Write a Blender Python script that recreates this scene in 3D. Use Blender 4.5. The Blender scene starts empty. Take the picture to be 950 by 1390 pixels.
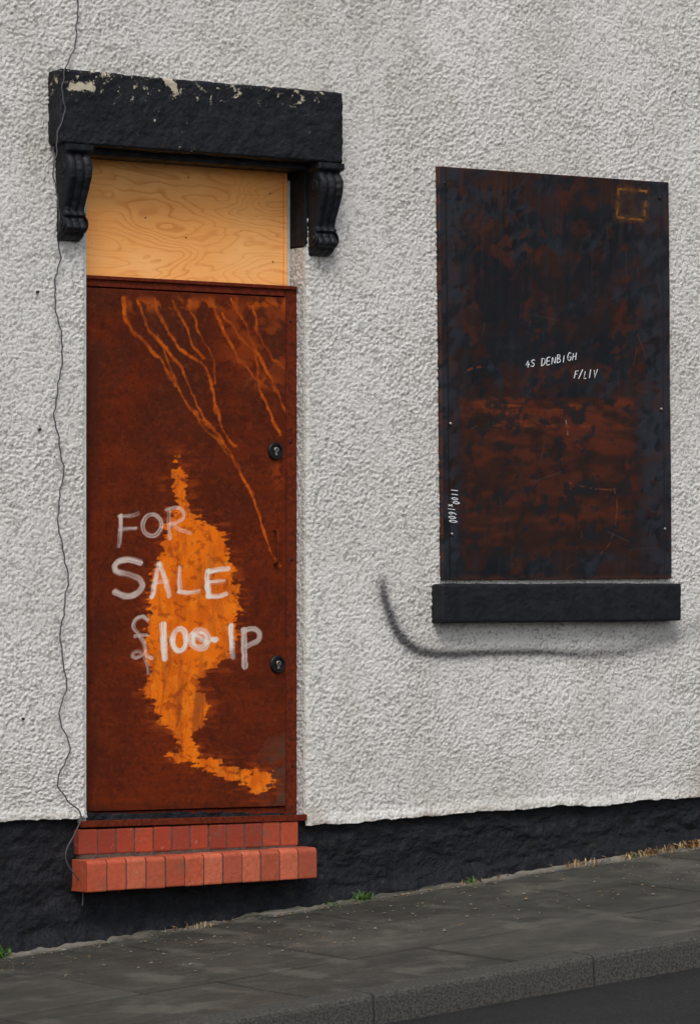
import bpy, math, random
import numpy as np
from mathutils import Vector
random.seed(7); rng=np.random.default_rng(7)
scene=bpy.context.scene
# ------------------------------------------------------------------ survey of the facade
TH=math.radians(34.0); S=math.sin(TH); C=math.cos(TH)
F=5683.0; R=15.9; EYE=1.05
def W(px,py,y=0.0):
    u=px-475.0
    X=(u*(R+y*C)+F*y*S)/(F*C-u*S)
    return X, EYE+(850.0-py)*(R+X*S+y*C)/F
def proj(X,y,Z):
    d=R+X*S+y*C
    return 475+F*(X*C-y*S)/d, 850-F*(Z-EYE)/d
def gz(x,y): return 0.095*x+0.022*y
# ------------------------------------------------------------------ noise
def hsh(ix,iy,s):
    a=(ix.astype(np.int64)*374761393+iy.astype(np.int64)*668265263+int(s)*144269504)&0xffffffff
    a=((a^(a>>13))*1274126177)&0xffffffff
    a=a^(a>>16)
    return a/4294967295.0
def vn(x,y,s=0):
    x=np.asarray(x,float); y=np.asarray(y,float)
    ix=np.floor(x); iy=np.floor(y); fx=x-ix; fy=y-iy
    fx=fx*fx*(3-2*fx); fy=fy*fy*(3-2*fy)
    a=hsh(ix,iy,s); b=hsh(ix+1,iy,s); c=hsh(ix,iy+1,s); d=hsh(ix+1,iy+1,s)
    return (a*(1-fx)+b*fx)*(1-fy)+(c*(1-fx)+d*fx)*fy
def fbm(x,y,s=0,o=4,g=.5):
    t=0;a=1;n=0
    for i in range(o):
        t=t+a*vn(x*2**i+17.3*i,y*2**i-9.1*i,s+i); n+=a; a*=g
    return t/n
def worley(x,y,s=0):
    ix=np.floor(x); iy=np.floor(y)
    f1=np.full(x.shape,9.0); idv=np.zeros(x.shape)
    for dx in(-1,0,1):
        for dy in(-1,0,1):
            cx=ix+dx; cy=iy+dy
            qx=cx+hsh(cx,cy,s); qy=cy+hsh(cx,cy,s+5)
            d=np.hypot(qx-x,qy-y); v=hsh(cx,cy,s+9)
            nw=d<f1
            idv=np.where(nw,v,idv); f1=np.where(nw,d,f1)
    return f1,idv
def ss(a,b,x):
    t=np.clip((x-a)/(b-a),0,1); return t*t*(3-2*t)
def catmull(pts,n=6):
    if len(pts)<3: return pts
    P=[pts[0]]+list(pts)+[pts[-1]]; out=[]
    for i in range(1,len(P)-2):
        p0,p1,p2,p3=[np.array(q,float) for q in P[i-1:i+3]]
        for k in range(n):
            t=k/n
            out.append(tuple(.5*((2*p1)+(-p0+p2)*t+(2*p0-5*p1+4*p2-p3)*t*t+(-p0+3*p1-3*p2+p3)*t**3)))
    out.append(tuple(pts[-1])); return out
def polydist(px,py,pts):
    best=np.full(px.shape,1e9); sd=np.zeros(px.shape); al=np.zeros(px.shape); L=0
    for (x0,y0),(x1,y1) in zip(pts[:-1],pts[1:]):
        dx,dy=x1-x0,y1-y0; l=math.hypot(dx,dy)+1e-9
        t=np.clip(((px-x0)*dx+(py-y0)*dy)/l/l,0,1)
        d=np.hypot(px-x0-t*dx,py-y0-t*dy); m=d<best
        best=np.where(m,d,best)
        sd=np.where(m,((px-x0)*dy-(py-y0)*dx)/l,sd); al=np.where(m,L+t*l,al); L+=l
    return best,sd,al,L
def inpoly(px,py,pts):
    ins=np.zeros(px.shape,bool); n=len(pts)
    for i in range(n):
        x0,y0=pts[i]; x1,y1=pts[(i+1)%n]
        c=((y0>py)!=(y1>py))&(px<(x1-x0)*(py-y0)/((y1-y0)+1e-9)+x0)
        ins^=c
    return ins
def mix(a,b,m):
    a=np.asarray(a,float); b=np.asarray(b,float); m=m[...,None]
    return a*(1-m)+b*m
# ------------------------------------------------------------------ mesh helpers
def link(o,parent=None):
    scene.collection.objects.link(o)
    if parent is not None: o.parent=parent
    return o
def grid(name,X,Y,Z,mat,parent=None,keep=None,cols=None,flip=False,smooth=True):
    nz,nx=X.shape
    me=bpy.data.meshes.new(name)
    co=np.stack([X,Y,Z],-1).reshape(-1,3)
    idx=np.arange(nz*nx).reshape(nz,nx)
    q=np.stack([idx[:-1,:-1],idx[:-1,1:],idx[1:,1:],idx[1:,:-1]],-1)
    if flip: q=q[...,::-1]
    q=q.reshape(-1,4)
    if keep is not None: q=q[keep.reshape(-1)]
    me.vertices.add(len(co)); me.vertices.foreach_set('co',co.astype(np.float32).ravel())
    me.loops.add(q.size); me.loops.foreach_set('vertex_index',q.astype(np.int32).ravel())
    me.polygons.add(len(q))
    me.polygons.foreach_set('loop_start',np.arange(0,q.size,4,dtype=np.int32))
    me.update(calc_edges=True)
    if smooth: me.polygons.foreach_set('use_smooth',np.ones(len(q),bool))
    for k,v in (cols or {}).items():
        a=me.color_attributes.new(k,'FLOAT_COLOR','POINT')
        if v.shape[-1]==3: v=np.concatenate([v,np.ones(v.shape[:-1]+(1,))],-1)
        a.data.foreach_set('color',v.astype(np.float32).ravel())
    me.materials.append(mat)
    return link(bpy.data.objects.new(name,me),parent)
def pymesh(name,vs,fs,mat,parent=None,smooth=False,cols=None):
    me=bpy.data.meshes.new(name); me.from_pydata(vs,[],fs); me.update()
    if smooth: me.shade_smooth()
    if cols is not None:
        a=me.color_attributes.new('Col','FLOAT_COLOR','POINT')
        a.data.foreach_set('color',np.array(cols,np.float32).ravel())
    me.materials.append(mat)
    return link(bpy.data.objects.new(name,me),parent)
BF=[(0,1,5,4),(1,2,6,5),(2,3,7,6),(3,0,4,7),(4,5,6,7),(3,2,1,0)]
def boxv(x0,x1,y0,y1,z0,z1):
    return [(x0,y0,z0),(x1,y0,z0),(x1,y1,z0),(x0,y1,z0),(x0,y0,z1),(x1,y0,z1),(x1,y1,z1),(x0,y1,z1)]
def box(name,x0,x1,y0,y1,z0,z1,mat,parent=None,bev=.003,tilt=0):
    v=[(a,b,c+tilt*(a-x1)) for a,b,c in boxv(x0,x1,y0,y1,z0,z1)]
    o=pymesh(name,v,BF,mat,parent)
    if bev:
        m=o.modifiers.new('b','BEVEL'); m.width=bev; m.segments=3
    return o
def lumpy(o,vox,scale,amp):
    m=o.modifiers.new('r','REMESH'); m.mode='VOXEL'; m.voxel_size=vox; m.use_smooth_shade=True
    for i,(sc,am) in enumerate(((scale,amp),(scale*.25,amp*.6),(scale*5,amp*1.2))):
        t=bpy.data.textures.new('lump','CLOUDS'); t.noise_scale=sc; t.noise_depth=2
        d=o.modifiers.new('d%d'%i,'DISPLACE'); d.texture=t; d.strength=am; d.texture_coords='GLOBAL'; d.mid_level=.5
def empty(name):
    e=bpy.data.objects.new(name,None); e.empty_display_size=.2; return link(e)
# ------------------------------------------------------------------ materials
class M:
    def __init__(s,name):
        s.m=bpy.data.materials.new(name); s.m.use_nodes=True; s.nt=s.m.node_tree
        s.b=s.nt.nodes['Principled BSDF']; s.geo=s.nt.nodes.new('ShaderNodeNewGeometry')
        s.pos=s.geo.outputs['Position']
    def n(s,t): return s.nt.nodes.new(t)
    def l(s,a,b): s.nt.links.new(a,b)
    def put(s,sock,v):
        if isinstance(v,bpy.types.NodeSocket): s.l(v,sock)
        else:
            if isinstance(v,tuple) and len(v)==3 and sock.type=='RGBA': v=v+(1,)
            sock.default_value=v
    def noise(s,scale,detail=4,rough=.55,vec=None,dist=0):
        n=s.n('ShaderNodeTexNoise'); n.inputs['Scale'].default_value=scale; n.inputs['Detail'].default_value=detail
        n.inputs['Roughness'].default_value=rough; n.inputs['Distortion'].default_value=dist
        s.l(vec or s.pos,n.inputs['Vector']); return n.outputs['Fac']
    def vmul(s,v,t):
        n=s.n('ShaderNodeVectorMath'); n.operation='MULTIPLY'; s.l(v,n.inputs[0]); n.inputs[1].default_value=t; return n.outputs[0]
    def math(s,op,a,b=0.0,c=None):
        n=s.n('ShaderNodeMath'); n.operation=op; s.put(n.inputs[0],a); s.put(n.inputs[1],b)
        if c is not None: s.put(n.inputs[2],c)
        return n.outputs[0]
    def rng(s,v,a,b,c=0.0,d=1.0,sm=True):
        n=s.n('ShaderNodeMapRange'); s.l(v,n.inputs[0])
        n.interpolation_type='SMOOTHSTEP' if sm else 'LINEAR'
        for i,k in enumerate((a,b,c,d)): n.inputs[i+1].default_value=k
        return n.outputs[0]
    def mix(s,f,a,b,mode='MIX'):
        n=s.n('ShaderNodeMix'); n.data_type='RGBA'; n.blend_type=mode
        s.put(n.inputs[0],f); s.put(n.inputs[6],a); s.put(n.inputs[7],b); return n.outputs[2]
    def attr(s,name):
        n=s.n('ShaderNodeAttribute'); n.attribute_name=name; return n
    def sep(s,v):
        n=s.n('ShaderNodeSeparateXYZ'); s.l(v,n.inputs[0]); return n.outputs
    def bump(s,h,dist,strength=1.0,prev=None):
        n=s.n('ShaderNodeBump'); n.inputs['Distance'].default_value=dist; n.inputs['Strength'].default_value=strength
        s.l(h,n.inputs['Height'])
        if prev: s.l(prev,n.inputs['Normal'])
        return n.outputs[0]
    def out(s,col,rough=.7,normal=None,spec=.5,metal=0.0):
        s.put(s.b.inputs['Base Color'],col); s.put(s.b.inputs['Roughness'],rough)
        s.b.inputs['Specular IOR Level'].default_value=spec; s.b.inputs['Metallic'].default_value=metal
        if normal: s.l(normal,s.b.inputs['Normal'])
        return s.m
# render wall: Col.r spray, g dirt, b height
m=M('roughcast_render'); a=m.attr('Col'); sp=m.sep(a.outputs['Color'])
big=m.noise(1.3,4,.6)
c=m.mix(m.rng(big,.35,.7),(.78,.77,.745),(.70,.69,.665))
sm_=m.noise(150,2,.7)
c=m.mix(m.rng(sm_,.50,.70,0,.48),c,(.32,.30,.265))
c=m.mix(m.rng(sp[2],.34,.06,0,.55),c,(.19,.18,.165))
c=m.mix(sp[1],c,(.27,.215,.15))
c=m.mix(sp[0],c,(.045,.045,.05))
nb=m.bump(m.noise(240,2,.75),.0045,1.0)
MAT_WALL=m.out(c,.85,nb,.2)
def black_paint(name,chips=0,dust=False,bump=.003,sc=45):
    m=M(name)
    base=m.mix(m.rng(m.noise(14,4,.6),.35,.7),(.0045,.0052,.0078),(.010,.0115,.0170))
    rough=m.rng(m.noise(25,3),.3,.7,.42,.75)
    nb=m.bump(m.noise(sc,5,.70),bump,1.0)
    c=base
    if chips:
        z=m.sep(m.pos)[2]
        zz=m.rng(z,2.90,3.06,0,.12)
        mk=m.math('ADD',m.noise(11,8,.72,dist=.5),zz)
        k=m.rng(mk,.688,.698)
        k3=m.rng(m.math('ADD',m.noise(30,6,.75),m.math('MULTIPLY',zz,.6)),.672,.684)
        k=m.math('MAXIMUM',k,k3)
        d=m.n('ShaderNodeVectorMath'); d.operation='DISTANCE'
        d.inputs[1].default_value=FLAKE
        v=m.n('ShaderNodeVectorMath'); v.operation='MULTIPLY'; m.l(m.pos,v.inputs[0]); v.inputs[1].default_value=(1,.5,2.8)
        m.l(v.outputs[0],d.inputs[0])
        k2=m.rng(m.math('ADD',d.outputs['Value'],m.math('MULTIPLY',m.noise(30,6,.75),.22)),.165,.158)
        k=m.math('MAXIMUM',k,k2)
        c=m.mix(k,c,m.mix(m.noise(40,4),(.36,.31,.22),(.58,.53,.42)))
        rough=m.math('MAXIMUM',rough,m.math('MULTIPLY',k,.9))
        nb=m.bump(k,-.002,1.0,nb)
    if dust:
        c=m.mix(m.rng(m.noise(30,6,.7),.57,.72,0,.35),c,(.075,.062,.045))
    return m.out(c,rough,nb,.28)
fx,fz=W(112,117,-.095); FLAKE=(fx,-.095*.5,fz*2.8)
MAT_BLK=black_paint('black_masonry_paint',0)
MAT_LIN=black_paint('peeling_black_paint',1,False,.008,30)
MAT_PLI=black_paint('weathered_black_plinth_paint',0,True,.014,40)
def metal_paint(name,rough=(.45,.75),spec=.35,b=.0006,sc=220,var=.45):
    m=M(name); a=m.attr('Col'); n=m.noise(sc,4,.7)
    c=m.mix(m.rng(n,.3,.7,0,var),a.outputs['Color'],m.mix(1.0,a.outputs['Color'],(.45,.42,.42),'MULTIPLY'))
    return m.out(c,m.rng(m.noise(18,3),.3,.7,*rough),m.bump(n,b,1.0),spec)
MAT_DOOR=metal_paint('rusted_steel',(.6,.85),.08,.0006,220,.38)
MAT_SCREEN=metal_paint('blackened_steel_sheet',(.38,.60),.22,.0003)
m=M('rusted_steel_frame'); n=m.noise(60,5,.7)
MAT_FRAME=m.out(m.mix(m.rng(n,.35,.65),(.15,.022,.007),(.075,.012,.005)),.7,m.bump(n,.001),.12)
m=M('plywood'); p=m.vmul(m.pos,(.85,1.0,2.6))
h=m.noise(1.7,3,.4,p,dist=.5); w=m.math('FRACT',m.math('MULTIPLY',h,24.0))
ln=m.math('MULTIPLY',m.rng(w,.0,.84,0,1,False),m.rng(w,.84,1.0,1,0,False))
c=m.mix(m.rng(m.noise(3,4),.3,.7),(.93,.40,.115),(.97,.50,.18))
amt=m.rng(m.noise(2.5,2),.35,.7,.22,.55)
c=m.mix(m.math('MULTIPLY',m.rng(ln,.55,1.0),amt),c,(.62,.17,.028))
c=m.mix(m.rng(m.noise(1,3,.5,m.vmul(m.pos,(10,14,260))),.5,.8,0,.26),c,(.55,.19,.045))
c=m.mix(m.rng(m.noise(60,3,.6),.66,.74,0,.35),c,(.25,.12,.05))
c=m.mix(m.rng(m.noise(1.6,4,.6),.5,.8,0,.25),c,(.55,.28,.11))
MAT_PLY=m.out(c,.75,None,.08)
def flat(name,col,rough=.6,spec=.4,metal=0,var=.3,sc=40,b=.0005):
    m=M(name); n=m.noise(sc,4,.6)
    return m.out(m.mix(m.rng(n,.3,.7,0,var),col,tuple(k*.4 for k in col)),rough,m.bump(n,b),spec,metal)
MAT_WOODW=flat('white_painted_timber',(.62,.6,.56))
MAT_REV=flat('painted_reveal',(.58,.57,.55),.85,.2,0,.5,40,.006)
MAT_IRON=flat('dark_iron',(.02,.018,.017),.4,.5,.6)
MAT_STEEL=flat('worn_lock_metal',(.35,.33,.3),.35,.5,.9)
MAT_CHALK=flat('chalk_marker',(.80,.83,.86),.9,.1,0,.55,120)
MAT_CABLE=flat('cable_sheath',(.07,.07,.075),.5,.4)
MAT_VOID=flat('dark_interior',(.01,.01,.01),.9,.1)
m=M('engineering_brick'); a=m.attr('Col'); n=m.noise(60,5,.7)
c=m.mix(m.rng(n,.4,.75,0,.55),a.outputs['Color'],(.20,.045,.022))
c=m.mix(m.rng(m.noise(9,5,.7),.54,.72,0,.6),c,(.13,.09,.06))
c=m.mix(m.rng(m.noise(23,6,.7),.60,.7,0,.40),c,(.50,.30,.22))
MAT_BRICK=m.out(c,.65,m.bump(n,.0022),.25)
MAT_MORTAR=flat('mortar',(.12,.085,.07),.9,.1,0,.6,60,.004)
m=M('pavement_flagstone'); a=m.attr('Col'); sp=m.sep(a.outputs['Color'])
n=m.noise(160,4,.75); n2=m.noise(5,5,.65)
c=m.mix(m.rng(n2,.35,.68),(.026,.026,.022),(.048,.046,.039))
c=m.mix(m.rng(n,.50,.70,0,.55),c,(.11,.105,.09))
c=m.mix(m.rng(m.noise(1,5,.7,m.vmul(m.pos,(6,16,6))),.50,.70,0,.40),c,(.105,.10,.085))
c=m.mix(m.rng(m.noise(230,2,.6),.63,.69,0,.6),c,(.32,.31,.28))
c=m.mix(sp[0],c,(.008,.008,.006)); c=m.mix(sp[1],c,(.21,.195,.165)); c=m.mix(m.math('MULTIPLY',sp[2],.35),c,(.022,.023,.015))
MAT_PAVE=m.out(c,m.rng(m.noise(3,3),.35,.65,.55,.85),m.bump(n,.005),.25)
m=M('kerb_stone'); n=m.noise(120,4,.7)
MAT_KERB=m.out(m.mix(m.rng(n,.35,.65),(.034,.033,.030),(.085,.083,.075)),.8,m.bump(n,.004),.15)
m=M('asphalt'); n=m.noise(140,4,.75); v=m.n('ShaderNodeTexVoronoi'); v.inputs['Scale'].default_value=95; m.l(m.pos,v.inputs['Vector'])
c=m.mix(m.rng(n,.4,.65),(.014,.014,.015),(.034,.034,.034)); c=m.mix(m.rng(v.outputs['Distance'],.25,.1,0,.6),c,(.08,.078,.075))
c=m.mix(m.rng(m.noise(6,5,.7),.45,.7,0,.4),c,(.012,.012,.012))
MAT_ROAD=m.out(c,.8,m.bump(v.outputs['Distance'],.005),.15)
MAT_GROUND=flat('earth',(.07,.06,.045),.95,.1)
MAT_SLATE=flat('roof_slate',(.05,.05,.06),.6,.3)
m=M('leafy'); a=m.attr('Col'); MAT_LEAF=m.out(a.outputs['Color'],.7,None,.3)
# ================================================================== HOUSE
house=empty('terraced_house')
XL,_=W(118,700); XR,_=W(415,700); ZT=2.80
def zb(x):
    px=np.interp(x,[-6,-1.53,-1.2,-.24,-.2,.3,.8,1.3,1.75,7],[.30,.345,.345,.33,.305,.315,.33,.347,.372,.72])
    return px+.014*(vn(np.asarray(x)*5,np.zeros_like(x),3)-.5)+.007*(vn(np.asarray(x)*32,np.zeros_like(x),4)-.5)
def grain(a,b):
    wx=.55*(vn(a/.015,b/.015,5)-.5); wz=.55*(vn(a/.015,b/.015,6)-.5)
    f1,i1=worley(a/.0125+wx,b/.0115+wz,11)
    g1,i2=worley(a/.0080+wx,b/.0080+wz,12)
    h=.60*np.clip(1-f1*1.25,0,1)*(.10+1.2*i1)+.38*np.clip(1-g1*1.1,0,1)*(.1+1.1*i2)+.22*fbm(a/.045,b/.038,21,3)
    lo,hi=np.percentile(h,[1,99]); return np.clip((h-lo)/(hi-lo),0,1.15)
st=.0040
xs=np.concatenate([np.arange(-5,-1.66,.12),np.arange(-1.66,XL-.002,st),[XL],np.arange(XL+st,XR-.002,st),[XR],np.arange(XR+.004,1.84,st),np.arange(1.9,6.5,.12)])
zs=np.concatenate([[.30,.30,.302],np.arange(.305,ZT-.002,st),[ZT],np.arange(ZT+st,3.66,st),np.arange(3.75,5.6,.12)])
X,Z0=np.meshgrid(xs,zs)
h=grain(X,Z0)
big=fbm(X/.5,Z0/.5,41,3)
patch=.80+.4*ss(.35,.65,fbm(X/.28,Z0/.22,44,3))
fade=ss(0,.35,Z0-.30)
Z=Z0+(zb(X)-.30)*(1-fade)
Y=-.0068*h*patch-.006*big+.006
Y-=.012*(1-ss(0,.05,Z0-.30))
inside_h=(Z0<ZT+.001)
dl=np.abs(X-XL); dr=np.abs(X-XR)
rl=np.where(inside_h&(X<=XL+1e-6),1-ss(0,.016,dl),0); rr=np.where(inside_h&(X>=XR-1e-6),1-ss(0,.02,dr),0)
Y+=.012*np.maximum(rl,rr)
Y[0,:]=.05
PX,PY=proj(X,0,Z)
spray=catmull([(519,788),(522,812),(533,845),(548,870),(572,885),(610,889),(660,887),(730,886),(800,889),(850,884),(900,870),(950,852)],5)
d,sd,al,L=polydist(PX,PY,spray)
wdt=np.interp(al,[0,60,110,200,300,L],[6,6.5,7,5.5,6,13])
strg=np.interp(al,[0,20,90,150,260,300,340,420,L],[.55,1.0,1.15,1.1,.95,.82,.68,.45,.26])
sm=np.exp(-(d/wdt)**2*1.1)*strg*(.6+.7*h)
sm+=.20*np.exp(-(d/(wdt*2.6))**2)*strg*(.4+h)
dirt=.40*(1-ss(0,.035,Z-zb(X)))*ss(.35,.65,fbm(X/.12,Z/.03,51,3))
dirt+=.20*(1-ss(0,.55,Z-zb(X)))*ss(.3,.8,fbm(X/.25,Z/.3,52,4))
dirt+=.45*np.exp(-((PX-425)/18)**2-((PY-1108)/14)**2)
dirt+=.18*ss(.5,.75,fbm(X/.35,Z/.28,53,4))*ss(2.4,3.5,Z)
dirt+=.12*ss(.5,.8,fbm(X/.10,Z/.7,54,3))
dirt+=.22*ss(.45,.75,fbm(X/.15,Z/.2,56,4))*ss(840,960,PX)*ss(950,1090,PY)
dirt+=.16*(1-h)*ss(.45,.7,fbm(X/.3,Z/.3,57,4))
dirt=np.clip(dirt,0,.8)
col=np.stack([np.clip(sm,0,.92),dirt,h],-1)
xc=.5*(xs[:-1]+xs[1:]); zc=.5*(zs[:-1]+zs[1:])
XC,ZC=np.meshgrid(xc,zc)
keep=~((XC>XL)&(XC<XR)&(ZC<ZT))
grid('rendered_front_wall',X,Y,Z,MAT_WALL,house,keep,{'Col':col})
box('side_and_rear_walls',-4.98,6.45,.16,6.5,-.9,5.55,MAT_REV,house,0)
pymesh('roof',[(-5.2,-.25,5.5),(6.7,-.25,5.5),(6.7,6.8,5.5),(-5.2,6.8,5.5),(-5.2,3.2,7.6),(6.7,3.2,7.6)],[(0,1,5,4),(2,3,4,5),(1,2,5),(3,0,4),(3,2,1,0)],MAT_SLATE,house)
# plinth
xs=np.concatenate([np.arange(-5,-1.72,.1),np.arange(-1.72,1.9,.006),np.arange(1.95,6.5,.1)]); ts=np.linspace(0,1,90)
X,T=np.meshgrid(xs,ts); zt=zb(X)+.02; z0=gz(X,0)-.06; Z=z0+(zt-z0)*T
ux=X+.05*(fbm(X/.12,Z/.12,5)-.5); uz=Z+.05*(fbm(X/.12,Z/.12,6)-.5)
Y=.022-.014*fbm(ux/.045,uz/.030,61,4)-.032*(fbm(ux/.17,uz/.075,62,4)-.5)
Y-=.040*(1-ss(0,.08,Z-gz(X,0)))*fbm(X/.07,Z*0,63,3)
stepz=ss(-1.25,-1.22,X)*ss(-.18,-.21,X)*ss(.06,.09,Z)
Y=np.where(stepz>0,np.maximum(Y,.012*stepz+Y*(1-stepz)),Y)
grid('black_plinth',X,Y,Z,MAT_PLI,house)
# opening reveals + soffit
zrv=W(405,335,.05)[1]
yy_=np.linspace(.006,.15,40); zz_=np.arange(.325,zrv,.004)
YY,ZZ=np.meshgrid(yy_,zz_); hh=grain(YY+7.0,ZZ)
grid('rendered_reveal',XR+.003-.006*hh*ss(0,.01,YY-.004),YY,ZZ,MAT_WALL,house,None,{'Col':np.stack([hh*0,.12+hh*0,hh],-1)},flip=True)
box('painted_reveal',XR-.0015,XR+.03,.0055,.2,zrv+.002,2.80,MAT_BLK,house,.001)
box('door_reveal',XL-.03,XL+.001,.006,.2,.325,2.80,MAT_REV,house,.001)
box('dark_interior',XL-.05,XR+.05,.135,.16,.2,2.9,MAT_VOID,house,0)
box('lintel_soffit',XL+.002,XR-.002,-.02,.13,2.768,2.86,MAT_BLK,house,.004)
o=box('door_lintel',-1.320,-.0908,-.09,.04,2.794,3.061,MAT_LIN,house,.006); lumpy(o,.006,.05,.007)
def corbel(name,x0,w):
    nt,nx=90,31
    tt=np.linspace(0,1,nt)*.345
    prof=np.interp(tt,[0,.022,.026,.034,.045,.065,.09,.12,.15,.18,.205,.225,.240,.245,.255,.262,.27,.285,.30,.312,.318,.326,.336,.345],
                      [.092,.092,.088,.072,.082,.096,.099,.094,.083,.069,.058,.050,.047,.058,.060,.050,.052,.066,.070,.064,.048,.046,.030,.006])
    s_=np.linspace(0,1,nx)
    T_,S_=np.meshgrid(tt,s_,indexing='ij'); P_=np.repeat(prof[:,None],nx,1)
    rib=np.abs(np.sin(3*np.pi*S_))**.7
    ra=np.where(T_<.03,0,np.where(T_<.24,.011,.006)); P_=P_+ra*(rib-.6)
    edge=1-ss(0,.05,np.minimum(S_,1-S_)); P_=P_-.004*edge
    wid=w*(1-.16*ss(.03,.3,T_)); wid=wid+np.where(T_<.026,.010,0)
    xc=x0+w/2; Xg=xc+(S_-.5)*wid
    nz=.006*(fbm(Xg/.02,T_/.02,71,3)-.5)
    Yg=-P_+nz; Zg=2.794-T_
    Xa=np.concatenate([Xg[:,:1],Xg,Xg[:,-1:]],1); Ya=np.concatenate([Yg[:,:1]*0+.02,Yg,Yg[:,-1:]*0+.02],1); Za=np.concatenate([Zg[:,:1],Zg,Zg[:,-1:]],1)
    e=bpy.data.objects.new(name,None); link(e,house)
    grid('scroll_bracket',Xa,Ya,Za,MAT_BLK,e,flip=True)
    for (pc,tc,r) in ((.052,.085,.043),(.034,.285,.030)):
        for sx in(0,1):
            for (rr_,off) in ((r,.004),(r*.55,.008)):
                vs=[];fs=[];k=28
                xx=x0+ (0.008 if sx==0 else w-.008); sg=-1 if sx==0 else 1
                for q,(xq,rq) in enumerate(((xx,rr_),(xx+sg*(off),rr_),(xx+sg*(off+.004),rr_*.85))):
                    for i in range(k):
                        an=2*math.pi*i/k; vs.append((xq,-pc+rq*math.cos(an),2.794-tc+rq*math.sin(an)))
                for q in range(2):
                    for i in range(k): fs.append((q*k+i,q*k+(i+1)%k,(q+1)*k+(i+1)%k,(q+1)*k+i))
                fs.append(tuple(2*k+i for i in range(k)))
                pymesh('scroll_volute',vs,fs,MAT_BLK,e)
CW=.105
corbel('lintel_corbel',W(75,260)[0],CW)
corbel('lintel_corbel',XR+.006,CW)
o=box('window_sill',.3796,1.549,-.07,.04,1.070,1.221,MAT_BLK,house,.005,tilt=.008); lumpy(o,.006,.06,.004)
# ------------------------------------------------------------------ steel security door
door=bpy.data.objects.new('steel_security_door',None); link(door,house)
YF=.060; FB=.337; FT=2.332
lx0=XL+.002; lx1=-.258
box('frame_stile',lx1+.003,XR-.0005,YF,.13,FB,FT,MAT_FRAME,door,.003)
box('frame_head',XL+.003,lx1,YF-.002,.128,2.296,FT-.002,MAT_FRAME,door,.003)
box('frame_head_lip',XL+.003,XR-.006,YF-.012,YF+.01,FT-.010,FT+.004,MAT_FRAME,door,.003)
box('frame_sill',XL+.003,lx1+.001,YF-.003,.128,FB-.01,.366,MAT_FRAME,door,.003)
box('threshold_angle',XL-.03,XR-.004,-.012,.1,.322,.334,MAT_FRAME,door,.003)
box('threshold_lip',XL-.034,XR-.002,-.014,-.008,.316,.340,MAT_FRAME,door,.002)
st=.003
xs=np.arange(lx0,lx1,st); zs=np.arange(.370,2.291,st)
xs=np.concatenate([[xs[0]],xs,[xs[-1]]]); zs=np.concatenate([[zs[0]],zs,[zs[-1]]])
X,Z=np.meshgrid(xs,zs)
Y=YF-.012+.004*(fbm(X/.5,Z/.5,81,2)-.5)
Y[0,:]=Y[-1,:]=YF+.02; Y[:,0]=Y[:,-1]=YF+.02
px,py=proj(X,.05,Z)
qx=px*.83+py*.56+6*(vn(px/23,py/23,900)-.5); qy=-px*.56+py*.83+6*(vn(px/23,py/23,901)-.5)
def N(a,b,s,o=4):
    if abs(a-b)<.45*max(a,b): return fbm(qx/a,qy/b,s,o)
    return fbm((px+.12*py+5*vn(px/31,py/19,s+77))/a,(py+.02*px+5*vn(px/27,py/33,s+78))/b,s,o)
col=mix((.100,.0160,.0050),(.145,.0205,.0050),ss(.3,.7,N(60,70,100)))
col=mix(col,(.072,.0185,.0090),.75*ss(.36,.66,N(46,40,101))*ss(720,450,py))
col=mix(col,(.165,.022,.0045),.5*ss(.45,.75,N(34,50,102))*ss(560,900,py))
col=mix(col,(.062,.011,.0045),.45*ss(.5,.75,N(22,18,103,5)))
col=mix(col,(.20,.040,.010),.30*ss(.56,.74,N(5,4,104,3)))
col=mix(col,(.045,.010,.005),.45*ss(.56,.72,N(4,4,105,3)))
col=mix(col,(.045,.012,.006),.6*ss(150,118,px)*ss(.3,.6,N(12,90,106)))
col=mix(col,(.085,.052,.035),.7*ss(340,388,px)*ss(960,1040,py)*ss(.35,.65,N(14,18,107)))
col=mix(col,(.035,.010,.006),.7*ss(1085,1105,py)*ss(.25,.6,N(30,6,108)))
col=mix(col,(.07,.013,.005),.25*ss(.5,.75,N(160,4,109,2)))
ORG=(.90,.185,.006); ORD=(.42,.065,.006)
def drips(lst,colr,w0,sd_,al_):
    global col
    for i,(pts,w,s) in enumerate(lst):
        P=catmull(pts,5); d,sg,al,L=polydist(px+3*(vn(px/9,py/14,sd_+i)-.5)*2,py,P)
        w_=w*1.15*(.6+.8*vn(al/14,al*0,sd_+50+i))*np.interp(al,[0,L],[1.25,.75])+1.3*ss(L-14,L-3,al)
        mk=ss(w_,w_*.25,d+1.5*(vn(px/3,py/3,sd_+9)-.5))*s*(.45+.8*vn(al/22+3,al*0,sd_+70+i))
        col=mix(col,mix(colr,ORD,ss(.3,.8,vn(px/5,py/5,sd_+33))),np.clip(mk,0,1)*al_)
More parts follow.
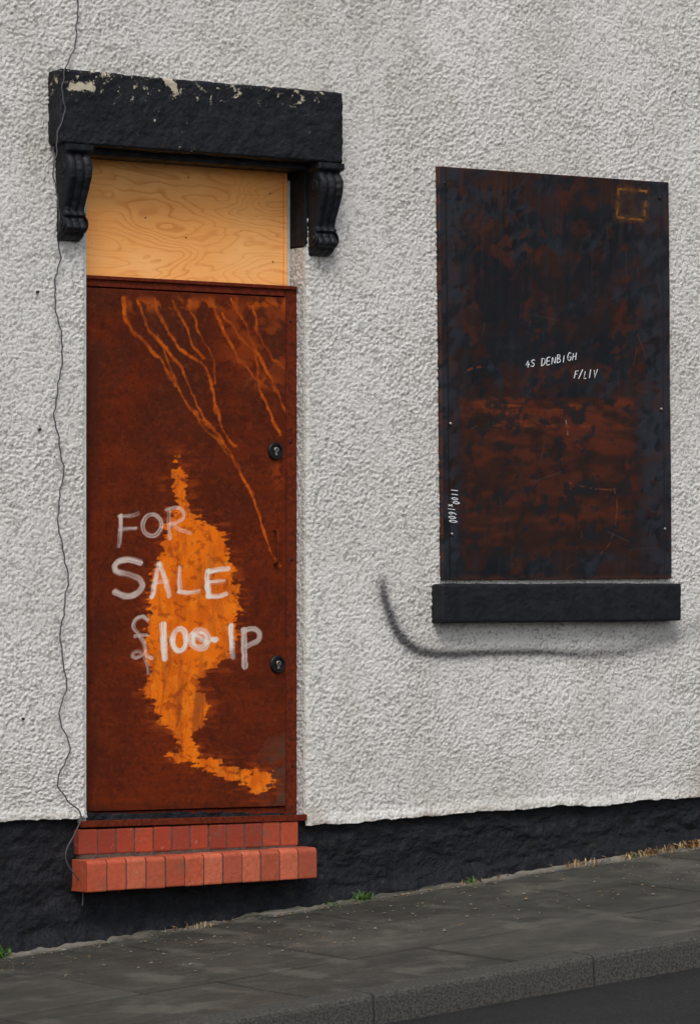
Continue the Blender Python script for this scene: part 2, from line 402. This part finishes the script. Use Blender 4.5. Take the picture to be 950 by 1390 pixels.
dl_=[([(168,405),(170,430),(192,462),(222,492),(236,520)],3.0,.95),([(236,520),(262,560),(285,580)],2.0,.6),
 ([(188,408),(200,445),(232,480),(254,515),(272,560),(300,595),(325,640),(345,680),(355,715),(366,745),(378,768)],2.3,.95),
 ([(208,405),(222,440),(250,478),(278,498),(290,535),(298,575),(318,605)],2.3,.85),
 ([(232,408),(250,438),(262,470),(278,486)],1.9,.75),([(258,408),(262,430),(276,462),(290,492),(292,520)],1.8,.65),
 ([(285,405),(300,440),(318,478),(345,512),(362,548),(380,590)],2.6,.95),([(300,425),(325,455),(350,490),(350,515)],2.2,.9),
 ([(315,405),(330,435),(345,470),(366,510),(386,560)],2.1,.8),([(345,415),(350,450),(366,480),(384,500)],1.9,.7),
 ([(215,455),(228,490),(238,515)],2.0,.6),([(290,590),(318,628),(342,672)],1.7,.5),([(265,560),(280,585),(300,600)],2.6,.8)]
drips(dl_,(.60,.115,.007),0,200,.95)
bnd=np.exp(-((py-413)/9)**2)*ss(160,185,px)*ss(.42,.62,N(14,9,110))
col=mix(col,(.46,.085,.008),.75*bnd)
col=mix(col,(.33,.055,.008),.50*ss(.48,.66,N(18,14,111))*ss(275,330,px)*ss(400,420,py)*ss(530,480,py))
col=mix(col,(.38,.065,.008),.8*np.exp(-((px-360)/22)**2-((py-518)/10)**2)*ss(.3,.55,N(8,6,112)))
col=mix(col,(.33,.055,.008),.7*np.exp(-((px-378)/9)**2-((py-640)/22)**2)*ss(.35,.6,N(6,8,113)))
poly=[(240,622),(252,655),(256,690),(278,710),(302,718),(306,745),(316,770),(322,800),(323,850),(318,880),(300,898),(272,918),(268,935),(284,955),(274,985),(262,1000),(272,1028),(300,1038),(330,1046),(368,1052),(372,1068),(350,1078),(338,1068),(312,1058),(280,1042),(246,1030),(226,1024),(250,1016),(232,990),(216,978),(206,955),(192,936),(208,920),(198,893),(202,850),(204,800),(214,770),(220,745),(222,712),(234,698),(243,688),(234,660)]
e1=polydist(px,py,poly+[poly[0]])[0]; sgd=np.where(inpoly(px,py,poly),-e1,e1)
sgd=sgd+17*(fbm(px/24,(py+.05*px)/4.2,120,4)-.5)+17*(N(7,6,121,4)-.5)
pm=ss(1.8,-1.8,sgd)
halo=ss(24,2,sgd)*ss(.45,.7,fbm(px/18,py/4,122,3))
col=mix(col,(.34,.055,.008),.6*halo)
oc=mix(ORG,(.70,.13,.006),ss(.4,.7,N(14,30,123)))
oc=mix(oc,(.92,.25,.016),.6*ss(.5,.75,N(9,9,124)))
oc=mix(oc,(.30,.062,.012),.75*ss(.48,.68,fbm((px+.08*py)/7,py/60,125))*ss(840,960,py)*ss(1010,980,py))
oc=mix(oc,(.16,.06,.025),.65*ss(.52,.7,N(20,18,126))*ss(920,1000,py)*ss(1000,985,py))
oc=mix(oc,(.46,.10,.015),.45*ss(.52,.74,fbm((px-.05*py)/4,py/25,127,3)))
oc=mix(oc,(.24,.032,.008),.5*ss(.60,.70,N(7,6,128,4)))
col=mix(col,oc,pm*.97)
col=mix(col,(.05,.013,.008),.5*np.exp(-((py-1050)/16)**2-((px-322)/9)**2)*ss(.35,.6,N(5,12,129)))
def ell(cx,cy,rx,ry,n=16,a0=-100,a1=270): return [(cx+rx*math.cos(math.radians(a0+(a1-a0)*i/n)),cy+ry*math.sin(math.radians(a0+(a1-a0)*i/n))) for i in range(n+1)]
txt=[([(164,700),(163,722),(161,741)],3.2,.9),([(162,701),(175,700),(187,697)],3.0,.85),([(163,719),(174,718),(184,717)],2.9,.75),
 (ell(206,713,12.5,14.5),3.2,.75),
 ([(229,690),(229,712),(230,731)],2.8,.5),([(226,692),(240,689),(249,697),(246,706),(231,712)],2.8,.5),([(232,712),(244,719),(258,724)],2.8,.45),
 ([(190,764),(172,760),(157,765),(158,775),(175,781),(188,786),(193,797),(183,807),(168,809),(156,804)],4.6,1.0),
 ([(206,810),(211,785),(216,765)],3.8,.8),([(216,765),(223,785),(229,809)],3.8,.75),([(210,791),(218,790),(227,789)],2.9,.5),
 ([(243,771),(243,790),(244,803)],3.5,.75),([(243,803),(256,805),(269,803)],3.5,.75),
 ([(282,775),(281,790),(283,810)],4.4,1.0),([(282,776),(295,773),(309,772)],3.8,.9),([(283,791),(293,790),(303,789)],3.4,.85),([(283,809),(295,810),(307,806)],3.5,.85),
 ([(200,842),(192,837),(183,842),(181,852),(188,862),(195,874),(195,886),(186,893),(179,890),(186,884),(205,893)],2.9,.75),([(182,864),(190,863),(199,862)],2.5,.5),([(196,893),(200,905),(201,915)],2.4,.45),
 ([(221,848),(222,870),(223,894)],5.0,1.0),(ell(243,869,9.5,15),4.3,1.0),(ell(271,868,11,12),5.2,1.0),([(262,862),(272,868),(280,872)],5,.8),([(289,868),(291,869),(293,868)],4.2,.95),
 ([(313,850),(314,870),(315,892)],4.2,1.0),([(331,855),(331,880),(332,906)],4.4,.95),([(329,857),(343,853),(352,860),(349,870),(334,877)],3.9,.85)]
for i,(P,w,s) in enumerate(txt):
    P=catmull(P,5); wx=px+1.6*(vn(px/7,py/7,300+i)-.5); wy=py+1.6*(vn(px/7,py/7,340+i)-.5)
    d,sg,al,L=polydist(wx,wy,P)
    stv=vn(sg/1.4+40,al/34,380+i)
    mk=ss(w*1.05,w*.62,d)*np.clip(.08+1.55*stv,0,1)*s*(1-.5*vn(al/12,al*0,420+i)*ss(0,L,al))
    col=mix(col,mix((.66,.54,.48),(.90,.84,.74),pm),np.clip(mk,0,1))
grid('door_leaf',X,Y,Z,MAT_DOOR,door,None,{'Col':col})
def disc(name,x,y,z,rings,mat,parent,k=32,sx=1,sz=1):
    vs=[];fs=[]
    for (r,yy) in rings:
        for i in range(k):
            an=2*math.pi*i/k; vs.append((x+sx*r*math.cos(an),y+yy,z+sz*r*math.sin(an)))
    for q in range(len(rings)-1):
        for i in range(k): fs.append((q*k+i,q*k+(i+1)%k,(q+1)*k+(i+1)%k,(q+1)*k+i))
    fs.append(tuple((len(rings)-1)*k+i for i in range(k)))
    return pymesh(name,vs,fs,mat,parent)
for (a_,b_) in ((374,612),(377,902)):
    x,z=W(a_,b_,.045)
    disc('lock_escutcheon',x,YF-.012,z,[(.034,.004),(.034,-.005),(.030,-.010),(.024,-.010),(.021,-.005)],MAT_IRON,door)
    disc('lock_cylinder',x,YF-.012,z+.004,[(.010,0),(.010,-.011),(.0085,-.012)],MAT_STEEL,door,24)
    box('lock_cylinder_tail',x-.005,x+.005,YF-.023,YF-.014,z-.018,z+.002,MAT_STEEL,door,.002)
    box('keyway',x-.0015,x+.0015,YF-.0255,YF-.0235,z-.002,z+.010,MAT_VOID,door,0)
def tube(name,pts,r,mat,parent=None,cyc=False,res=3,kind='POLY'):
    cu=bpy.data.curves.new(name,'CURVE'); cu.dimensions='3D'; cu.bevel_depth=r; cu.bevel_resolution=res; cu.use_fill_caps=True
    for P in pts:
        sp=cu.splines.new('POLY'); sp.points.add(len(P)-1)
        for q,p_ in zip(sp.points,P): q.co=(*p_,1)
    cu.materials.append(mat)
    return link(bpy.data.objects.new(name,cu),parent)
x,z1=W(376,719,.03); _,z2=W(376,766,.03)
tube('pull_handle',[[(x,YF,z1),(x,YF-.03,z1-.003),(x,YF-.036,z1-.012),(x,YF-.036,z2+.012),(x,YF-.03,z2+.003),(x,YF,z2)]],.0055,MAT_FRAME,door)
for (a_,b_) in ((394,436),(396,760),(397,1040),(394,600)):
    x,z=W(a_,b_,YF); disc('rivet',x,YF,z,[(.006,.002),(.006,-.002),(.003,-.0035)],MAT_IRON,door,12)
# plywood
pb=empty('plywood_board')
box('sheet',XL+.001,W(384,300,.1)[0],.098,.112,2.322,2.80,MAT_PLY,pb,.001)
box('edge_strip',W(384,300,.1)[0]+.002,W(389,300,.1)[0],.094,.112,2.322,2.80,MAT_PLY,pb,.001)
box('white_batten',W(391,300,.1)[0],XR-.002,.104,.13,2.31,2.74,MAT_WOODW,pb,.002)
for (a_,b_) in ((255,240),(197,295),(366,262),(252,322),(370,355)):
    x,z=W(a_,b_,.1); disc('screw',x,.098,z,[(.003,.001),(.003,-.001),(.0015,-.002)],MAT_IRON,pb,10)
# ------------------------------------------------------------------ steel window screen
scr=bpy.data.objects.new('steel_window_screen',None); link(scr,house)
cn=[W(595,225,-.02),W(907,247,-.02),W(911,785.5,-.02),W(601,787.5,-.02)]
nx,nz=380,560
s_=np.linspace(0,1,nx); t_=np.linspace(0,1,nz)
s_=np.concatenate([[0],s_,[1]]); t_=np.concatenate([[0],t_,[1]])
SS,TT=np.meshgrid(s_,t_)
def bl(k): return (cn[3][k]*(1-SS)+cn[2][k]*SS)*(1-TT)+(cn[0][k]*(1-SS)+cn[1][k]*SS)*TT
X=bl(0); Z=bl(1)
ex=np.minimum(SS,1-SS)*1.1; ez=np.minimum(TT,1-TT)*1.6
Y=-.022+.0035*ss(.030,.036,ex)+.004*(fbm(X/.4,Z/.4,90,2)-.5)
Y[0,:]=Y[-1,:]=.0; Y[:,0]=Y[:,-1]=.0
px,py=proj(X,-.02,Z)
qx=px*.83+py*.56+8*(vn(px/19,py/19,900)-.5); qy=-px*.56+py*.83+8*(vn(px/19,py/19,901)-.5)
col=mix((.0048,.0052,.0076),(.0090,.0100,.0145),ss(.3,.7,N(40,45,500)))
col=mix(col,(.024,.028,.038),.7*ss(.46,.64,N(7,10,501,5))*ss(.42,.6,N(50,60,502)))
edge_w=np.clip(ss(850,885,px)+ss(640,612,px),0,1)
col=mix(col,(.026,.030,.042),.75*edge_w*ss(.38,.62,N(9,14,503,5)))
rg=ss(.46,.62,N(26,30,504,6))
col=mix(col,(.030,.0090,.0046),.85*rg*(1-.7*edge_w))
col=mix(col,(.068,.015,.005),.65*ss(.52,.66,N(11,15,505,5))*ss(.46,.62,N(60,55,506))*(1-.6*edge_w))
col=mix(col,(.065,.018,.006),.6*ss(.45,.7,fbm((px+.02*py)/4,py/50,530,4))*ss(.42,.62,N(40,40,531))*ss(460,300,py))
col=mix(col,(.016,.019,.027),.4*ss(.5,.7,fbm((px+.03*py)/5,py/70,533,4)))
bx=ss(640,655,px)*ss(835,825,px)*ss(345,365,py)*ss(500,488,py)
col=mix(col,(.006,.007,.010),.65*bx*ss(.3,.55,N(12,16,507)))
lr=ss(624,640,px+10*N(9,9,508))*ss(880,860,px+12*N(9,9,509))*ss(536,546,py+7*(N(12,9,510)-.4))*ss(768,748,py+14*N(14,10,511))
vert=np.interp(py,[540,555,585,640,700,760],[.95,.92,.62,.42,.48,.25])
cr=mix((.018,.0078,.0052),(.125,.023,.006),np.clip(vert*(.25+.75*ss(.3,.7,fbm(px/38,(py+.03*px)/11,512,4)))*ss(.22,.62,N(14,14,532,5))*1.25,0,1))
col=mix(col,cr,lr*.90)
col=mix(col,(.30,.066,.010),.70*lr*ss(.45,.72,fbm(px/30,py/5.5,513,4))*np.exp(-((py-556)/15)**2-((px-715)/75)**2))
col=mix(col,(.20,.05,.012),.6*np.exp(-((py-578-.02*(px-700)+2*vn(px/14,px*0,3))/2.2)**2)*ss(650,690,px)*ss(815,790,px)*ss(.4,.6,N(9,6,514)))
col=mix(col,(.009,.010,.013),.85*lr*ss(.56,.68,N(12,15,515,4)))
q=np.array([(840,256),(878,259),(874,298),(838,294),(840,256)],float)
d=polydist(px+2*(vn(px/5,py/5,9)-.5),py,[tuple(v) for v in q])[0]
col=mix(col,(.34,.13,.014),.85*ss(2.2,.6,d)*ss(.28,.55,N(8,8,516)))
col=mix(col,(.12,.045,.012),.5*ss(9,2,d)*ss(.4,.65,N(5,6,517)))
inn=inpoly(px,py,[tuple(v) for v in q[:4]])
col=mix(col,(.05,.03,.014),.6*inn*ss(.3,.6,N(8,10,518)))
for i in range(40):
    cx,cy=rng.uniform(605,900),rng.uniform(260,775); an=rng.choice([rng.normal(1.57,.25),rng.normal(.0,.3),rng.normal(1.57,.12)]); L_=rng.uniform(8,40)
    d=polydist(px,py,[(cx,cy),(cx+L_*math.cos(an),cy+L_*math.sin(an))])[0]
    col=mix(col,(.055,.052,.055) if i%4 else (.15,.045,.012),rng.uniform(.15,.5)*ss(1.0,.2,d))
d=polydist(px,py,catmull([(773,655),(790,660),(815,664),(842,665)],5))[0]; col=mix(col,(.25,.07,.03),.6*ss(1.2,.3,d)*ss(.3,.6,N(6,6,540)))
d=polydist(px,py,catmull([(815,752),(830,733),(838,690),(833,660)],5))[0]; col=mix(col,(.22,.06,.02),.55*ss(1.2,.3,d)*ss(.35,.6,N(6,6,541)))
d=polydist(px,py,catmull([(632,505),(640,500),(655,497)],5))[0]; col=mix(col,(.20,.05,.012),.7*ss(2.0,.4,d)*ss(.3,.55,N(4,4,542)))
d=polydist(px,py,[(768,568),(771,590)])[0]; col=mix(col,(.45,.40,.36),.5*ss(1.0,.3,d)*ss(.4,.6,N(3,3,543)))
col=mix(col,(.05,.02,.010),.7*ss(777,785,py)*ss(.3,.6,N(14,9,519)))
col=mix(col,(.10,.028,.010),.6*ss(.007,.002,np.minimum(ex,ez))*ss(.4,.6,N(6,9,520)))
col=mix(col,(.004,.004,.005),.8*np.exp(-((ex-.033)/.004)**2))
grid('steel_sheet',X,Y,Z,MAT_SCREEN,scr,None,{'Col':col})
for (a_,b_) in ((604,248),(612,575),(614,725),(896,268),(898,555),(903,718)):
    x,z=W(a_,b_,-.024); disc('fixing_bolt',x,-.022,z,[(.006,.004),(.006,-.002),(.003,-.004)],MAT_STEEL if b_>500 else MAT_IRON,scr,12)
FONT={'4':[[(.55,1),(.0,.38),(.95,.42)],[(.7,.75),(.6,0)]],'S':[[(.9,.88),(.5,1),(.1,.78),(.35,.55),(.8,.38),(.75,.1),(.4,0),(0,.12)]],
'D':[[(.05,0),(.1,1)],[(0,.97),(.6,.9),(.9,.5),(.6,.08),(0,0)]],'E':[[(.8,1),(.1,.95),(.05,0),(.8,.02)],[(.07,.5),(.65,.52)]],
'N':[[(0,0),(.1,1),(.75,0),(.85,1)]],'B':[[(.05,0),(.1,1)],[(0,1),(.6,.95),(.6,.6),(.1,.52),(.75,.4),(.75,.08),(0,0)]],'I':[[(.3,0),(.35,1)]],
'G':[[(.85,.85),(.5,1),(.1,.7),(.1,.25),(.5,0),(.85,.2),(.85,.45),(.5,.45)]],'H':[[(0,0),(.08,1)],[(.75,0),(.83,1)],[(.05,.5),(.8,.52)]],
'F':[[(.05,0),(.1,1),(.85,1)],[(.08,.55),(.6,.55)]],'/':[[(0,-.1),(.7,1.1)]],'L':[[(.1,1),(.05,0),(.7,.02)]],'V':[[(0,1),(.4,0),(.9,1.05)]],
'1':[[(.3,0),(.35,1)]],'0':[[(.4,1),(.1,.7),(.1,.3),(.4,0),(.7,.3),(.7,.7),(.4,1)]],'6':[[(.7,1),(.2,.6),(.1,.2),(.4,0),(.7,.2),(.5,.48),(.15,.35)]],'x':[[(.1,.1),(.7,.7)],[(.1,.7),(.7,.1)]],' ':[]}
def scribble(name,text,x0,y0,x1,y1,hh,sl=.22):
    L_=math.hypot(x1-x0,y1-y0); ux,uy=(x1-x0)/L_,(y1-y0)/L_; vx,vy=uy,-ux
    cw=L_/len(text); P=[]
    for i,ch in enumerate(text):
        jy=random.uniform(-.08,.08)*hh; k=random.uniform(.85,1.1)
        for stp in FONT[ch]:
            q=[]
            for (a,b) in catmull(stp,3) if len(stp)>3 else stp:
                a=a*.78*cw+b*hh*sl
                sx=x0+ux*(i*cw+a)+vx*(b*hh*k+jy); sy=y0+uy*(i*cw+a)+vy*(b*hh*k+jy)
                X_,Z_=W(sx,sy,-.0205); q.append((X_,-.0205,Z_))
            P.append(q)
    return tube(name,P,.0019,MAT_CHALK,scr,res=1)
scribble('chalk_writing','4S DENBIGH',713,499,784,488,10)
scribble('chalk_writing','F/LIV',779,514,811,512,11)
scribble('chalk_writing','1100',612,664,615,686,9)
scribble('chalk_writing','x1600',607,684,610,711,10)
# ------------------------------------------------------------------ brick doorstep
stp=empty('brick_doorstep')
def course(name,x0,x1,yf,yb,z0,z1,n,bull,tilt,seed,cols):
    r_=random.Random(seed); vs=[];fs=[];cs=[]
    wb=(x1-x0)/n; g=.0030
    for i in range(n):
        a=x0+i*wb+(g if i else 0)+r_.uniform(-.001,.001); b=x0+(i+1)*wb-(g if i<n-1 else 0)+r_.uniform(-.001,.001)
        dz=r_.uniform(-.0012,.0012)+tilt*((a+b)/2-x1); dy=r_.uniform(-.0015,.0015)
        c_=r_.choice(cols); k=r_.uniform(.85,1.12); cc=(c_[0]*k,c_[1]*k,c_[2]*k,1)
        prof=[(yb,z0),(yf+.004,z0),(yf+.001,z0+.002),(yf,z0+.006)]
        if bull:
            for q in range(9):
                an=math.pi/2*q/8; prof.append((yf+bull-bull*math.cos(an),z1-bull+bull*math.sin(an)))
        else: prof+=[(yf,z1-.006),(yf+.001,z1-.002),(yf+.004,z1)]
        prof.append((yb,z1)); m_=len(prof)
        e=.0022
        cxs=[(a,-1),(a+e*.35,-.35),(a+e,0),(b-e,0),(b-e*.35,-.35),(b,-1)]
        cy=sum(p[0] for p in prof)/m_; cz=sum(p[1] for p in prof)/m_
        base=len(vs)
        for (xx,ins) in cxs:
            for (yy,zz) in prof:
                l_=math.hypot(yy-cy,zz-cz)+1e-6; o_=ins*e
                vs.append((xx,yy+(yy-cy)/l_*o_+dy,zz+(zz-cz)/l_*o_+dz+tilt*(xx-(a+b)/2))); cs.append(cc)
        for q in range(5):
            for j in range(m_): fs.append((base+q*m_+j,base+(q+1)*m_+j,base+(q+1)*m_+(j+1)%m_,base+q*m_+(j+1)%m_))
        fs.append(tuple(base+j for j in range(m_))); fs.append(tuple(base+5*m_+j for j in reversed(range(m_))))
    return pymesh(name,vs,fs,MAT_BRICK,stp,False,cs)
cu_=[(.38,.055,.024),(.32,.044,.021),(.42,.072,.030),(.26,.040,.021)]
cl_=[(.46,.095,.045),(.42,.080,.037),(.50,.120,.060),(.38,.080,.040)]
course('upper_course',-1.196,-.241,-.010,.10,.224,.315,12,0,.008,1,cu_)
course('lower_course',-1.2086,-.2108,-.092,.10,.103,.218,12,.018,.018,2,cl_)
box('mortar_bed',-1.190,-.246,-.007,.10,.19,.313,MAT_MORTAR,stp,0,tilt=.008)
box('mortar_bed',-1.203,-.216,-.0885,.10,.106,.198,MAT_MORTAR,stp,0,tilt=.018)
box('mortar_bed',-1.203,-.216,-.078,.10,.197,.2155,MAT_MORTAR,stp,0,tilt=.018)
# ------------------------------------------------------------------ hanging cable
cp=[(106,-30),(105,10),(104,45),(97,75),(88,95),(84,118),(88,145),(79,180),(76,205),(73,240),(80,280),(79,320),(81,350),(74,392),(78,430),(85,470),(80,520),(74,560),(80,600),(86,640),(79,690),(82,730),(92,780),(88,820),(82,870),(90,930),(80,975),(95,1010),(86,1040),(78,1065),(90,1085),(107,1100),(112,1110)]
P=[]
for (a_,b_) in catmull(cp,6):
    yy=-.018-.088*(ss(80,92,np.array(float(b_)))*ss(335,300,np.array(float(b_))))
    yy=float(yy); X_,Z_=W(a_+1.0*math.sin(b_*.13)+.8*math.sin(b_*.31),b_,yy); P.append((X_,yy,Z_))
P2=[]
for (a_,b_) in catmull([(112,1110),(100,1135),(90,1155),(91,1172),(103,1190),(112,1204),(112,1230)],6):
    X_,Z_=W(a_,b_,-.03); P2.append((X_,-.03,Z_))
tube('hanging_cable',[P,P2],.0026,MAT_CABLE)
# wall fixings
vs=[];fs=[]
for (a_,b_) in ((50,396),(53,583),(30,976)):
    X_,Z_=W(a_,b_); k=8; b0=len(vs)
    for yy,r_ in ((0.0,.005),(-.012,.005),(-.014,.0025)):
        for i in range(k): vs.append((X_+r_*math.cos(i*math.pi/4),yy,Z_+r_*math.sin(i*math.pi/4)))
    for q in range(2):
        for i in range(k): fs.append((b0+q*k+i,b0+q*k+(i+1)%k,b0+(q+1)*k+(i+1)%k,b0+(q+1)*k+i))
    fs.append(tuple(b0+2*k+i for i in range(k)))
pymesh('wall_fixings',vs,fs,MAT_IRON,house)
# ================================================================== GROUND
KY=-1.78
xs=np.concatenate([np.arange(-40,-2.4,.8),np.arange(-2.4,3.2,.009),np.arange(3.6,40,.8)])
ys=np.concatenate([np.arange(KY,-.12,.011),np.arange(-.12,.06,.005)])
X,Yg=np.meshgrid(xs,ys)
rowi=np.floor(-Yg/.60); xo=(X+.25+.42*(rowi%2)+.13*rowi)/.84
jx=np.abs(xo-np.round(xo))*.84; yo=-Yg/.60; jy=np.abs(yo-np.round(yo))*.60
jy=np.where(Yg>-.2,1,jy); jd=np.minimum(jx,jy)+.004*(vn(X/.03,Yg/.03,7)-.5)
jm=ss(.011,.004,jd)
tid=hsh(np.floor(xo),rowi,3)
Z=gz(X,Yg)-.007*jm+.005*(tid-.5)+.004*fbm(X/.25,Yg/.25,601,3)+.0015*fbm(X/.02,Yg/.02,602,2)
edge=ss(-.075,-.03,Yg+.05*(fbm(X/.12,X*0,603,3)-.5))
Z+=edge*.020*fbm(X/.05,Yg/.03,604,3)
light=edge*ss(.25,.55,fbm(X/.15,Yg/.05,605,3))*.85+.35*ss(-.20,-.04,Yg)*ss(.5,.7,fbm(X/.06,Yg/.06,606,4))
light+=.12*tid+.22*ss(.55,.75,fbm(X/.12,Yg/.2,608,4))
moss=ss(.45,.7,fbm(X/.4,Yg/.4,607,4))
grid('pavement',X,Yg,Z,MAT_PAVE,None,None,{'Col':np.stack([jm*.9,np.clip(light,0,1),moss],-1)})
# kerb
vs=[];fs=[]
k0=-12.0
while k0<14:
    a,b=k0+.003,k0+.9-.003; b0=len(vs)
    pr=[(KY-.004,-.16),(KY-.004,.004),(KY-.012,.008),(KY-.118,.006),(KY-.132,-.002),(KY-.136,-.014),(KY-.142,-.16)]
    for xx in(a,b):
        for (yy,zz) in pr: vs.append((xx,yy,gz(xx,yy)+zz))
    n_=len(pr)
    for j in range(n_): fs.append((b0+j,b0+n_+j,b0+n_+(j+1)%n_,b0+(j+1)%n_))
    fs.append(tuple(b0+j for j in reversed(range(n_)))); fs.append(tuple(b0+n_+j for j in range(n_)))
    k0+=.9
pymesh('kerb',vs,[f[::-1] for f in fs],MAT_KERB)
xs=np.concatenate([np.arange(-60,-2.4,1.5),np.arange(-2.4,3.2,.05),np.arange(4,60,1.5)]); ys=np.concatenate([[-8],np.arange(-7.5,-1.9,.05),[-1.9]])
X,Yg=np.meshgrid(xs,ys); Z=gz(X,-1.9)-.10+.03*ss(-1.9,-5,Yg)+.004*fbm(X/.3,Yg/.3,611,3)
grid('road',X,Yg,Z,MAT_ROAD)
xs=np.linspace(-200,200,41); ys=np.linspace(-200,200,41); X,Yg=np.meshgrid(xs,ys)
grid('ground',X,Yg,.095*X-.45+np.minimum(Yg,0)*.004,MAT_GROUND)
# debris along the wall foot
vs=[];fs=[];cs=[]
for i in range(1300):
    x_=random.uniform(-1.7,1.95); y_=-abs(random.gauss(0,.035))-.018
    if random.random()<.35: y_=-random.uniform(.02,1.0)**1.3
    z_=gz(x_,y_)+.006; r_=random.uniform(.0018,.005)*(1.6 if random.random()<.08 else 1)
    c_=random.choice([(.20,.18,.15),(.16,.14,.12),(.24,.15,.07),(.10,.07,.045),(.16,.15,.13)]); b0=len(vs)
    O=[(1,0,0),(0,1,0),(-1,0,0),(0,-1,0),(0,0,1),(0,0,-1)]
    for o_ in O:
        k=r_*random.uniform(.6,1.3); vs.append((x_+o_[0]*k*1.5,y_+o_[1]*k,z_+o_[2]*k*.7)); cs.append((*c_,1))
    fs+= [(b0,b0+1,b0+4),(b0+1,b0+2,b0+4),(b0+2,b0+3,b0+4),(b0+3,b0,b0+4),(b0+1,b0,b0+5),(b0+2,b0+1,b0+5),(b0+3,b0+2,b0+5),(b0,b0+3,b0+5)]
pymesh('pavement_debris',vs,fs,MAT_LEAF,None,False,cs)
def tuft(name,spots):
    vs=[];fs=[];cs=[]
    for (x_,y_,n_,hgt,wd,pal,spread) in spots:
        for i in range(n_):
            bx=x_+random.gauss(0,spread); by=y_+random.gauss(0,.012); a=random.uniform(0,6.28); ln=hgt*random.uniform(.5,1.1); lean=random.uniform(.2,1.1)
            c_=random.choice(pal); w_=wd*random.uniform(.6,1.2); b0=len(vs)
            for k in range(5):
                t=k/4; r_=ln*lean*t*t; zz=gz(bx,by)+ln*t*(1-.35*lean*t)+.002
                cx_=bx+r_*math.cos(a); cy_=min(by+r_*math.sin(a)*.6,-.012); ww=w_*(math.sin(math.pi*min(1,.15+t*.85))+.1)
                px_,py_=-math.sin(a),math.cos(a)
                vs.append((cx_+px_*ww,cy_+py_*ww,zz)); vs.append((cx_-px_*ww,cy_-py_*ww,zz+.002)); cs+= [(*c_,1)]*2
            for k in range(4): fs.append((b0+2*k,b0+2*k+1,b0+2*k+3,b0+2*k+2))
    return pymesh(name,vs,fs,MAT_LEAF,None,True,cs)
G=[(.05,.12,.02),(.07,.15,.03),(.04,.09,.02)]; D=[(.30,.19,.08),(.24,.14,.055),(.36,.26,.14),(.16,.08,.04)]
gx=lambda p:W(p,1200)[0]
tuft('weeds',[(gx(484),-.05,34,.05,.004,G,.018),(gx(630),-.05,16,.035,.003,G,.012),(gx(-6),-.05,12,.07,.010,G,.012),(gx(445),-.05,14,.028,.003,G,.02),(gx(850),-.05,22,.03,.003,G,.05)])
tuft('dry_grass',[(gx(780),-.05,34,.04,.003,D,.05),(gx(870),-.05,80,.038,.0035,D,.09),(gx(930),-.05,80,.045,.004,D,.05),(gx(640),-.05,20,.03,.003,D,.06),(gx(255),-.05,20,.03,.003,D,.06)])
# ================================================================== CAMERA / LIGHT
cam=bpy.data.cameras.new('camera'); co=bpy.data.objects.new('camera',cam); link(co)
cam.sensor_fit='HORIZONTAL'; cam.sensor_width=36; cam.lens=36*F/950; cam.shift_y=155/950; cam.clip_end=800
co.location=(-R*S,-R*C,EYE); co.rotation_euler=(math.pi/2,0,-TH)
scene.camera=co
v=Vector((-.48,-.70,1.05)).normalized()
sun=bpy.data.lights.new('sun','SUN'); so=bpy.data.objects.new('sun',sun); link(so)
sun.energy=1.5; sun.angle=math.radians(24); sun.color=(1,.965,.91); so.rotation_euler=v.to_track_quat('Z','Y').to_euler()
w=bpy.data.worlds.new('World'); scene.world=w; w.use_nodes=True; nt=w.node_tree; bg=nt.nodes['Background']
sky=nt.nodes.new('ShaderNodeTexSky'); sky.sky_type='NISHITA'; sky.sun_disc=False; sky.sun_elevation=math.asin(v.z); sky.sun_rotation=math.atan2(v.x,v.y)
sky.dust_density=3
hs=nt.nodes.new('ShaderNodeHueSaturation'); hs.inputs['Saturation'].default_value=.35
nt.links.new(sky.outputs[0],hs.inputs['Color']); nt.links.new(hs.outputs[0],bg.inputs['Color']); bg.inputs['Strength'].default_value=.15
scene.view_settings.view_transform='Standard'; scene.view_settings.look='None'; scene.view_settings.exposure=0
